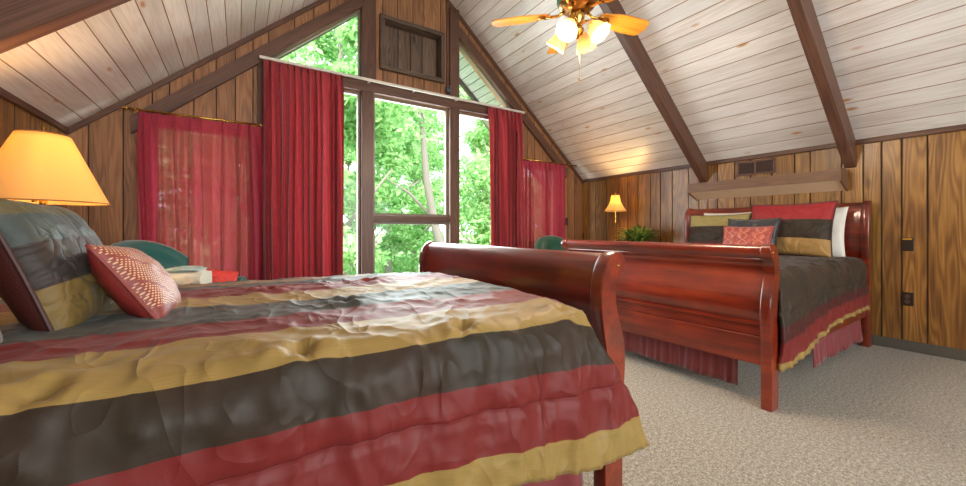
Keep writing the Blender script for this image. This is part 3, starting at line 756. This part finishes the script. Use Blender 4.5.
root = thing('wall_vent', 'brown slotted air vent high on the right paneled wall', 'vent', (XR, 1.96, 1.755))
mb = MB(); fw = .02; W2, H2 = .19, .08
for a, b in (((0, -W2, -H2), (-.012, W2, -H2 + fw)), ((0, -W2, H2 - fw), (-.012, W2, H2)), ((0, -W2, -H2), (-.012, -W2 + fw, H2)), ((0, W2 - fw, -H2), (-.012, W2, H2)), ((0, -.008, -H2), (-.012, .008, H2))): mb.box(a, b, bev=.002)
mb.build('vent_frame', M_trim, root)
mb = MB(); mb.box((-.001, -W2 + fw, -H2 + fw), (-.003, W2 - fw, H2 - fw)); mb.build('backing', M_black, root)
mb = MB()
for k in range(7):
    z = -.052 + k * .0173; mb.face([(-.003, -W2 + fw, z + .006), (-.003, W2 - fw, z + .006), (-.011, W2 - fw, z - .004), (-.011, -W2 + fw, z - .004)])
mb.build('louvers', M_trim, root)

root = thing('wall_shelf', 'long tan boxed light shelf on the wall above the far headboard', 'shelf', (XR, 1.195, 0))
mb = MB(); mb.extrude([(-.19, 1.515), (-.205, 1.515), (-.205, 1.62), (-.19, 1.62)], 1, 0, 1.41); mb.build('front_board', M_valance, root)
mb = MB(); mb.extrude([(-.19, 1.515), (-.19, 1.53), (-.001, 1.445), (-.001, 1.43)], 1, 0, 1.41); mb.build('underside_board', mat_simple('tan_wood_lit_below', srgb(238, 204, 168), .5, 60), root)  # underside coloured paler than the front to imitate light from below
mb = MB(); mb.extrude([(-.19, 1.605), (-.19, 1.62), (-.001, 1.632), (-.001, 1.617)], 1, 0, 1.41); mb.build('top_board', M_valance, root)
for y in (-.012, 1.41):
    mb = MB(); mb.extrude([(-.205, 1.505), (-.205, 1.62), (-.001, 1.632), (-.001, 1.42)], 1, y, y + .012); mb.build('end_cap', M_valance, root)

def plate(name, label, cat, y, z, kind):
    root = thing(name, label, cat, (XR, y, z)); mb = MB(); mb.box((0, -.037, -.058), (-.008, .037, .058), bev=.003); mb.build('cover_plate', M_dark, root)
    if kind == 'switch':
        m = MB(); m.box((-.008, -.006, -.012), (-.02, .006, .010), bev=.002); m.build('toggle', M_black, root)
        m = MB(); m.box((-.0082, -.028, .040), (-.0095, .028, .052)); m.build('notice_strip', mat_simple('amber_label', srgb(206, 150, 30), .5), root)
    else:
        for dz in (-.022, .022):
            m = MB(); M = Matrix.Translation((-.008, 0, dz)) @ Matrix.Rotation(-pi / 2, 4, 'Y'); m.lathe([(.017, 0), (.017, .002), (.001, .002)], 20, M); s = m.build('socket', mat_simple('brown_socket', srgb(84, 62, 48), .5), root)
            for dy in (-.006, .006): q = MB(); q.box((-.0102, dy - .0012, dz - .005), (-.0108, dy + .0012, dz + .005)); q.build('slot', M_black, s)
    return root
plate('light_switch', 'dark brown switch plate with amber strip, upper plate on right paneled wall', 'switch', .80, .925, 'switch')
plate('wall_outlet', 'dark brown outlet on the right paneled wall below the switch', 'outlet', .80, .45, 'outlet')
o = plate('wall_outlet', 'small dark outlet in the far corner beside the right sheer curtain', 'outlet', 0, 0, 'outlet')
o.location = (4.505, YG, 1.19); o.rotation_euler = (0, 0, R(90))

# ------------------------------------------------------------------ ceiling fan
FX, FY, FZ = 1.85, 1.756, 2.465
def make_fan(loc, label):
    root = thing('ceiling_fan', label, 'ceiling fan', loc, group=None)
    top = ZR - loc[2] - .05
    mb = MB(); mb.lathe([(.001, top + .02), (.075, top + .02), (.078, top - .02), (.05, top - .07), (.014, top - .09), (.013, .16), (.03, .15)], 28); mb.build('downrod', M_brassant, root, smooth=True)
    mb = MB(); mb.lathe([(.02, .16), (.06, .155), (.10, .13), (.118, .10), (.12, .05), (.112, .03), (.09, .015), (.05, .008), (.03, .0)], 36); m = mb.build('motor_housing', M_brassant, root, smooth=True)
    mb = MB()
    mb.lathe([(.116, .045), (.123, .055), (.128, .075), (.124, .095), (.117, .103)], 120, rfun=lambda an, z: 1 + .035 * sin(an * 20) * (1 - abs(z - .075) / .03))
    mb.build('green_ornament_band', M_greygreen, m, smooth=True)
    for k in range(5):
        a = R(-11 + 72 * k); Rz = Matrix.Rotation(a, 4, 'Z'); P = Matrix.Rotation(R(-13), 4, 'X')
        out = []
        for q in range(25):
            t = q / 24; xx = lerp(.17, .57, t); hw = .042 + .030 * sstep(0, .5, t)
            if t > .9: hw *= sqrt(max(0, 1 - ((t - .9) / .1) ** 2)) * .999 + .001
            if t < .08: hw *= .55 + .45 * t / .08
            out.append((xx, hw))
        poly = out + [(x, -w) for x, w in out[::-1]]; n = len(poly)
        vs = [Rz @ (P @ Vector((x, w, z))) for z in (-.004, .004) for x, w in poly]
        uv = [(x, w) for _ in (0, 1) for x, w in poly]
        mb = MB(); mb.idx(vs, [(i, (i + 1) % n, n + (i + 1) % n, n + i) for i in range(n)] + [tuple(range(n))[::-1], tuple(range(n, 2 * n))], uv, 0, k * .17); b = mb.build('blade', M_honey, root)
        mb = MB(); mb.tube([Rz @ Vector(p) for p in ((.08, 0, .015), (.12, 0, -.008), (.16, 0, -.010), (.20, 0, -.008))], [.012, .009, .010, .006], 8)
        for w in (-.022, .022): mb.tube([Rz @ (P @ Vector(p)) for p in ((.15, 0, -.010), (.185, w, -.009), (.235, w * .8, -.008), (.25, 0, -.007))], .0055, 8)
        mb.build('blade_iron', M_brass, b, smooth=True)
    mb = MB(); mb.lathe([(.03, .01), (.045, .0), (.05, -.03), (.042, -.06), (.03, -.075), (.034, -.10), (.045, -.115), (.04, -.14), (.02, -.155), (.012, -.17), (.001, -.175)], 28); kit = mb.build('light_kit', M_brass, root, smooth=True)
    lights = []
    for k in range(4):
        a = R(20 + 90 * k); Rz = Matrix.Rotation(a, 4, 'Z')
        mb = MB(); mb.tube([Rz @ Vector(p) for p in ((.03, 0, -.09), (.055, 0, -.075), (.078, 0, -.08), (.086, 0, -.10))], .007, 8); mb.build('lamp_arm', M_brass, kit, smooth=True)
        M = Rz @ Matrix.Translation((.085, 0, -.095)) @ Matrix.Rotation(R(-38), 4, 'Y')
        mb = MB(); mb.lathe([(.018, 0), (.024, -.008), (.036, -.03), (.05, -.06), (.056, -.085), (.062, -.105), (.070, -.118), (.068, -.119), (.059, -.104), (.052, -.083), (.046, -.06), (.032, -.03), (.02, -.008)], 36, M, rfun=lambda an, z: 1 + .05 * sin(an * 8) * min(1, abs(z) / .12))
        mb.build('glass_shade', M_glassfan, root, smooth=True)
        mb = MB(); mb.lathe([(.001, -.02), (.012, -.03), (.022, -.055), (.026, -.07), (.02, -.088), (.001, -.096)], 16, M); mb.build('bulb', M_bulb, root, smooth=True)
        lights.append(M @ Vector((0, 0, -.125)))
    mb = MB(); pts = [(.02, 0, -.15), (.022, 0, -.3), (.021, 0, -.42)]; mb.tube(pts, .0012, 6); mb.lathe([(.001, -.42), (.004, -.425), (.005, -.44), (.001, -.45)], 8, Matrix.Translation((.021, 0, 0))); mb.build('pull_chain', M_brass, root)
    return root, lights
def point(loc, e, c, r=.03):
    l = bpy.data.lights.new('bulb_light', 'POINT'); l.energy = e; l.color = c; l.shadow_soft_size = r
    o = bpy.data.objects.new('bulb_light', l); o.location = loc; COL.objects.link(o); return o
FAN_E = 16.0
fan, fl = make_fan((FX, FY, FZ), 'brass ceiling fan with honey oak blades and lit tulip shades')
for p in fl: point(Vector((FX, FY, FZ)) + p, FAN_E, (1, .80, .58), .05)

# ------------------------------------------------------------------ table lamps, nightstands, plant
def nightstand(label, x0, x1, y0, y1, h, front):
    root = thing('nightstand', label, 'nightstand', ((x0 + x1) / 2, (y0 + y1) / 2, 0), front, 'cherry nightstands')
    w, d = (abs(x1 - x0), abs(y1 - y0)); dx, dy = (w / 2, d / 2) if abs(cos(front)) < .5 else (w / 2, d / 2)
    if abs(sin(front)) > .5: dx, dy = d / 2, w / 2
    mb = MB(); mb.box((-dx + .01, -dy + .01, .06), (dx - .01, dy - .01, h - .025), bev=.004); mb.build('body', M_cherry, root)
    mb = MB(); mb.box((-dx, -dy, h - .025), (dx, dy, h), bev=.006); mb.build('top', M_cherry, root)
    mb = MB(); mb.box((-dx + .005, -dy + .005, 0), (dx - .005, dy - .005, .06), bev=.004); mb.build('plinth', M_cherry, root)
    for k in range(3):
        z0 = .09 + k * (h - .15) / 3; z1 = z0 + (h - .15) / 3 - .02
        q = MB(); q.box((dx - .01, -dy + .03, z0), (dx + .006, dy - .03, z1), bev=.004); dr = q.build('drawer', M_cherry, root)
        q = MB(); M = Matrix.Translation((dx + .006, 0, (z0 + z1) / 2)) @ Matrix.Rotation(pi / 2, 4, 'Y'); q.lathe([(.005, 0), (.005, .012), (.014, .02), (.010, .028), (.001, .03)], 14, M); q.build('knob', M_brassant, dr, smooth=True)
    return root
nightstand('cherry nightstand under the big lamp beside the front bed', -1.18, -.66, 2.66, 3.20, .70, 0)
nightstand('cherry nightstand under the small lamp, hidden behind the far footboard', 4.36, 4.87, 2.95, 3.90, .70, pi)

def lamp(label, loc, r0, r1, hs, zs, mat, bell, energy, col, prof, pm):
    root = thing('table_lamp', label, 'table lamp', loc)
    mb = MB(); mb.lathe(prof, 28); mb.build('base', pm, root, smooth=True)
    n = 10; pr = []
    for k in range(n + 1):
        t = k / n; r = lerp(r0, r1, t) - (bell * sin(pi * t)); pr.append((r, zs + hs * t))
    mb = MB()
    f = (lambda an, z: 1 + .02 * cos(an * 8)) if bell else None
    mb.lathe(pr + [(a - .003, b) for a, b in pr[::-1]], 48, rfun=f); sh = mb.build('lamp_shade', mat, root, smooth=True)
    me_ = mat_simple('shade_edge', srgb(150, 100, 50), .6)
    for r, z in ((r0, zs), (r1, zs + hs)):
        mb = MB(); mb.tube([((r + .001) * cos(a), (r + .001) * sin(a), z) for a in [2 * pi * q / 40 for q in range(41)]], .0035, 6, cap=False); mb.build('shade_trim', me_, sh, smooth=True)
    mb = MB(); top = zs + hs; mb.lathe([(.001, top + .045), (.008, top + .035), (.006, top + .02), (.012, top + .012), (.004, top + .002), (.003, zs + .02)], 12); 
    mb.tube([(-r1 + .004, 0, top - .01), (r1 - .004, 0, top - .01)], .002, 6); mb.build('harp_and_finial', M_brass, root, smooth=True)
    mb = MB(); mb.lathe([(.001, zs + .16), (.02, zs + .15), (.03, zs + .12), (.026, zs + .09), (.013, zs + .06), (.012, zs + .03), (.001, zs + .03)], 16); mb.build('bulb', M_bulb, root, smooth=True)
    for dz in (.24,):
        point(Vector(loc) + Vector((0, 0, zs + hs * .72)), energy, col, .03)
    return root
lamp('big lamp with wide amber shade and brass stem on the near nightstand', (-.865, 2.93, .70), .25, .10, .355, .495, M_shade1, 0, 13, (1, .60, .24),
     [(.001, 0), (.09, 0), (.092, .012), (.07, .022), (.03, .035), (.024, .06), (.05, .10), (.065, .16), (.055, .24), (.028, .31), (.018, .36), (.022, .38), (.012, .40), (.010, .47), (.016, .48), (.016, .52), (.001, .53)], M_brass)
lamp('small brass candlestick lamp with cream bell shade in the far right corner', (4.60, 3.62, .70), .155, .055, .235, .62, M_shade2, .022, 15, (1, .62, .22),
     [(.001, 0), (.07, 0), (.072, .012), (.045, .025), (.02, .045), (.014, .08), (.02, .10), (.014, .13), (.013, .45), (.02, .47), (.012, .50), (.011, .60), (.015, .62), (.001, .63)], M_brass)
q = MB(); q.tube([(-.02, -.016, .50), (-.02, -.05, .50)], .003, 8); q.lathe([(.001, -.008), (.006, -.006), (.006, .004), (.001, .006)], 10, Matrix.Translation((-.02, -.055, .50)))
q.build('lamp_key', M_brass, bpy.data.objects['table_lamp'], smooth=True)

root = thing('potted_plant', 'bushy variegated plant beside the small lamp, above the far footboard', 'plant', (4.55, 3.22, .70))
mb = MB(); mb.lathe([(.001, 0), (.07, 0), (.095, .14), (.105, .145), (.105, .165), (.095, .165), (.085, .14), (.001, .135)], 28); mb.build('pot', M_pot, root, smooth=True)
mb = MB(); rr = random.Random(3)
for k in range(260):
    a = rr.uniform(0, 2 * pi); rad = rr.uniform(.08, .32); h = rr.uniform(.03, .22) + (.3 - rad) * .35; r = rr.random()
    base = Vector((.03 * cos(a), .03 * sin(a), .14)); tip = Vector((rad * cos(a), rad * sin(a), .14 + h)); mid = (base + tip) / 2 + Vector((0, 0, .05 + .04 * rr.random()))
    sd = Vector((-sin(a), cos(a), rr.uniform(-.4, .4))).normalized() * rr.uniform(.008, .016)
    P = [base, base * .4 + mid * .6 + Vector((0, 0, .015)), mid * .5 + tip * .5 + Vector((0, 0, .02)), tip]; W = [.3, 1, .9, .05]
    for i in range(3): mb.face([P[i] - sd * W[i], P[i + 1] - sd * W[i + 1], P[i + 1] + sd * W[i + 1], P[i] + sd * W[i]], None, 0, r)
mb.build('foliage', M_leafpot, root, smooth=True)

# ------------------------------------------------------------------ armchairs
def armchair(label, loc, rz, mat):
    """faces -y in its own frame"""
    root = thing('armchair', label, 'armchair', loc, rz)
    def back(u, v):  # tufted barrel back
        a = lerp(R(-62), R(62), u); r = .33; zt = .92 - .16 * abs(2 * u - 1) ** 2.5
        z = lerp(.36, zt, v)
        tf = 0
        for tu in (.2, .4, .6, .8):
            for tv in (.55, .8): tf += .028 * exp(-(((u - tu) * 9) ** 2 + ((v - tv) * 8) ** 2))
        rr_ = r - .05 * sin(pi * min(1, max(0, u))) * .4 + tf - .02 * sin(pi * v)
        return Vector((rr_ * sin(a) * 1.03, rr_ * cos(a), z)), a
    mb = MB(); N1, N2 = 44, 20
    def shell(u, v):
        # around the section: front face up, over the top, back face down
        if v < .45: p, a = back(u, v / .45); return p
        if v < .55:
            t = (v - .45) / .1; p, a = back(u, 1); d = Vector((sin(a), cos(a), 0)); return p + d * (.055 * (1 - cos(pi * t))) + Vector((0, 0, .05 * sin(pi * t)))
        p, a = back(u, 1 - (v - .55) / .45); d = Vector((sin(a), cos(a), 0)); q, _ = back(u, 1 - (v - .55) / .45); return Vector((.44 * sin(a), .44 * cos(a), q.z))
    mb.grid(shell, N1, 40); mb.build('backrest', mat, root, smooth=True)
    for s in (-1, 1):
        mb = MB(); mb.box((s * .29, -.28, .16), (s * .40, .20, .56), bev=.04); mb.tube([(s * .345, -.30, .575), (s * .345, .0, .59), (s * .36, .2, .60)], [.06, .06, .05], 16); mb.build('arm', mat, root, angle=50)
    mb = MB(); mb.box((-.285, -.30, .30), (.285, .24, .45), bev=.045); mb.build('seat_cushion', mat, root, angle=50)
    mb = MB(); mb.box((-.29, -.26, .14), (.29, .26, .30), bev=.02); mb.build('base', mat, root)
    for sx in (-1, 1):
        for sy in (-1, 1): q = MB(); q.tube([(sx * .24, sy * .2, .15), (sx * .26, sy * .22, 0)], [.022, .014], 10); q.build('leg', M_cherry, root)
    return root
armchair('teal tufted armchair by the left sheer curtain, towel on its arm', (-.40, 3.88, 0), R(60), M_teal)
armchair('dark green tufted armchair in the far corner behind the far footboard', (3.72, 3.70, 0), R(0), M_green)
def towel(label, loc, rz):
    root = thing('towel_stack', label, 'towel', loc, rz)
    for k, (m, w, d, z0, z1) in enumerate(((M_towel, .27, .20, 0, .11), (M_towelblue, .22, .17, .111, .145))):
        def fn(u, v, w=w, d=d, z0=z0, z1=z1, k=k):
            th = 2 * pi * v; x = lerp(-w / 2, w / 2, u)
            cy = (abs(cos(th)) ** .6) * (1 if cos(th) > 0 else -1) * d / 2; cz = (abs(sin(th)) ** .6) * (1 if sin(th) > 0 else -1) * (z1 - z0) / 2
            nz = .007 * noise.noise(Vector((x * 18, th * 1.5, k))) + .004 * noise.noise(Vector((x * 60, th * 6, k)))
            return (x + nz, cy + nz * 1.5, (z0 + z1) / 2 + cz + (nz if cz > 0 else 0) - (.02 * (2 * u - 1) ** 2 if cz > 0 and k == 1 else 0))
        mb = MB(); mb.grid(fn, 30, 40)
        for e in (0, 1): mb.face([fn(e, q / 20) for q in range(20)])
        mb.build('folded_towel', m, root, smooth=True)
    return root
towel('folded white and pale blue towels on the teal armchair', (-.33, 3.45, .645), R(-16))
pillow('cushion', 'coral red cushion propped on the teal armchair seat', .30, .28, .10, M_coral, (-.17, 3.80, .455), (R(-12), R(12), R(20)), cat='cushion', seed=14)

# ------------------------------------------------------------------ outside: ground and trees
mb = MB(); mb.grid(lambda u, v: (lerp(-25, 45, u), lerp(YG + .3, 60, v), -2.6 + 3.0 * v + .5 * noise.noise(Vector((u * 9, v * 9, 2)))), 40, 40)
o = struct(mb.build('ground', M_soil, smooth=True))
def leaf_mesh(n, seed, R0, H, ls):
    rr = random.Random(seed); mb = MB(); blobs = []
    for k in range(44):
        a = rr.uniform(0, 2 * pi); z = rr.uniform(.05, 1) * H; rad = R0 * (1 - .55 * abs(z / H - .45)) * rr.uniform(.25, 1)
        blobs.append((Vector((rad * cos(a), rad * sin(a), z)), rr.uniform(.5, 1.1) * R0 * .42))
    for k in range(n):
        c, br = rr.choice(blobs); d = Vector((rr.gauss(0, 1), rr.gauss(0, 1), rr.gauss(0, 1))).normalized() * br * rr.random() ** .4; d.z *= .7
        p = c + d; t = Vector((rr.gauss(0, 1), rr.gauss(0, 1), rr.gauss(-.4, .6))).normalized(); s = t.cross(Vector((rr.gauss(0, 1), rr.gauss(0, 1), rr.gauss(0, 1)))).normalized(); l = ls * rr.uniform(.6, 1.3)
        mb.face([p, p + t * l * .5 + s * l * .26, p + t * l, p + t * l * .5 - s * l * .26], None, 0, rr.random())
    return mb
def tree_proto(seed, n, R0, H, ls, hz):
    root = thing('tree', 'leafy green tree outside the gable windows', 'tree', (0, 0, 0), group='trees outside the windows')
    rr = random.Random(seed); mb = MB()
    pts = [Vector((0, 0, 0))]; 
    for k in range(1, 9): pts.append(Vector((.12 * k * rr.uniform(-.4, 1) * .8, .1 * rr.uniform(-1, 1) * k * .5, (hz + H * .9) * k / 8)))
    mb.tube(pts, [.17 - .018 * k for k in range(9)], 10)
    for k in range(10):
        i = rr.randint(2, 7); b = pts[i]; a = rr.uniform(0, 2 * pi); ln = R0 * rr.uniform(.6, 1.1)
        mb.tube([b, b + Vector((cos(a) * ln * .4, sin(a) * ln * .4, ln * .3)), b + Vector((cos(a) * ln, sin(a) * ln, ln * .75))], [.07, .045, .015], 7)
    mb.build('trunk', M_bark, root, smooth=True)
    c = leaf_mesh(n, seed, R0, H, ls).build('crown', M_leaf, root); c.location = (0, 0, hz); c['kind'] = 'stuff'
    return root
protos = [tree_proto(11, 17000, 1.62, 8.6, .18, .2), tree_proto(12, 17000, 1.72, 9.2, .19, .3), tree_proto(13, 17000, 1.62, 8.8, .17, .1)]
spots = [(-2.6, 9.4, -2.3, 0), (2.0, 9.6, -2.3, 1), (6.6, 9.2, -2.3, 2), (11.2, 9.8, -2.2, 0),
         (-5.2, 13.6, -2.0, 2), (-.2, 13.5, -2.0, 1), (4.6, 13.4, -2.0, 0), (9.3, 13.7, -1.9, 2), (14.0, 13.8, -1.9, 1),
         (-2.6, 18, -1.7, 0), (2.4, 17.6, -1.7, 2), (7.3, 17.9, -1.7, 1), (12.2, 18, -1.6, 0), (17, 18.2, -1.6, 2),
         (.2, 22.4, -1.4, 1), (5.2, 22, -1.4, 0), (10.2, 22.5, -1.4, 2), (15.3, 22.4, -1.4, 1)]
# a pale forked trunk close to the glass
fr = thing('tree', 'gray forked tree trunk close outside the tall center window', 'tree', (3.75, 7.9, -2.4), group=None)
mb = MB(); mb.tube([(.5, 0, 0), (.45, 0, 1.4), (.32, .05, 2.6), (.05, .1, 3.6), (-.18, .05, 4.6), (-.30, 0, 5.8), (-.5, .1, 7.2)], [.16, .14, .12, .095, .08, .06, .03], 12)
mb.tube([(.42, 0, 2.2), (.52, .1, 3.2), (.42, .15, 4.4), (.5, .1, 5.6), (.45, .1, 7.0)], [.10, .085, .075, .06, .03], 12)
mb.tube([(.02, .1, 3.7), (-.5, .3, 4.3), (-1.0, .4, 4.6)], [.04, .03, .01], 8)
mb.build('trunk', mat_simple('pale_bark', srgb(128, 120, 108), .9, 18), fr, smooth=True)
c = leaf_mesh(1200, 77, .8, 3.0, .15).build('crown', M_leaf, fr); c.location = (-.1, .1, 5.2); c['kind'] = 'stuff'
used = set()
for i, (x, y, z, k) in enumerate(spots):
    P = protos[k]
    if k in used:
        r_ = P.copy(); COL.objects.link(r_)
        for ch in P.children:
            c_ = ch.copy(); COL.objects.link(c_); c_.parent = r_
    else: r_ = P; used.add(k)
    sc_ = 1.0 + .04 * ((i * 7) % 5) / 5
    r_.location = (x, y, z); r_.rotation_euler = (0, 0, i * 1.7); r_.scale = (sc_, sc_, sc_)

# ------------------------------------------------------------------ light
w = bpy.data.worlds.new('sky'); bpy.context.scene.world = w; w.use_nodes = True; nt = w.node_tree; nt.nodes.clear()
wo = nt.nodes.new('ShaderNodeOutputWorld'); bg = nt.nodes.new('ShaderNodeBackground'); nt.links.new(bg.outputs[0], wo.inputs[0])
bg.inputs[0].default_value = (.82, .92, 1.0, 1); bg.inputs[1].default_value = 2.4
s = bpy.data.lights.new('sun', 'SUN'); s.energy = 4.0; s.angle = R(2); s.color = (1, .96, .88)
so = bpy.data.objects.new('sun', s); so.rotation_euler = (R(42), 0, R(-25)); COL.objects.link(so)
def area(name, loc, rot, sx, sy, e, c):
    l = bpy.data.lights.new(name, 'AREA'); l.shape = 'RECTANGLE'; l.size = sx; l.size_y = sy; l.energy = e; l.color = c
    o = bpy.data.objects.new(name, l); o.location = loc; o.rotation_euler = rot; COL.objects.link(o); return o
# daylight through the far gable window; added fill light at the unseen rear gable
area('daylight_front_window', (XC, YG + .35, 1.5), (R(-90), 0, 0), 3.1, 2.3, 150, (.92, .97, 1))
area('rear_fill_light', (XC, YB - .25, 1.5), (R(90), 0, 0), 3.1, 2.3, 110, (1, .96, .9))

# ------------------------------------------------------------------ camera
cam = bpy.data.cameras.new('camera'); co = bpy.data.objects.new('camera', cam); COL.objects.link(co)
cam.sensor_width = 36; cam.lens = 36 * 381 / 966; cam.shift_y = -13 / 966; cam.clip_start = .02
co.location = (0, 0, 1.05); co.rotation_euler = (pi / 2, 0, -math.atan(244 / 381))
sc = bpy.context.scene; sc.camera = co
sc.view_settings.view_transform = 'Standard'; sc.view_settings.look = 'None'; sc.view_settings.gamma = 1; sc.view_settings.use_curve_mapping = False
sc.view_settings.exposure = 0.95
try:
    sc.cycles.use_denoising = True; sc.cycles.max_bounces = 10; sc.cycles.transparent_max_bounces = 24; sc.cycles.diffuse_bounces = 6
except Exception: pass
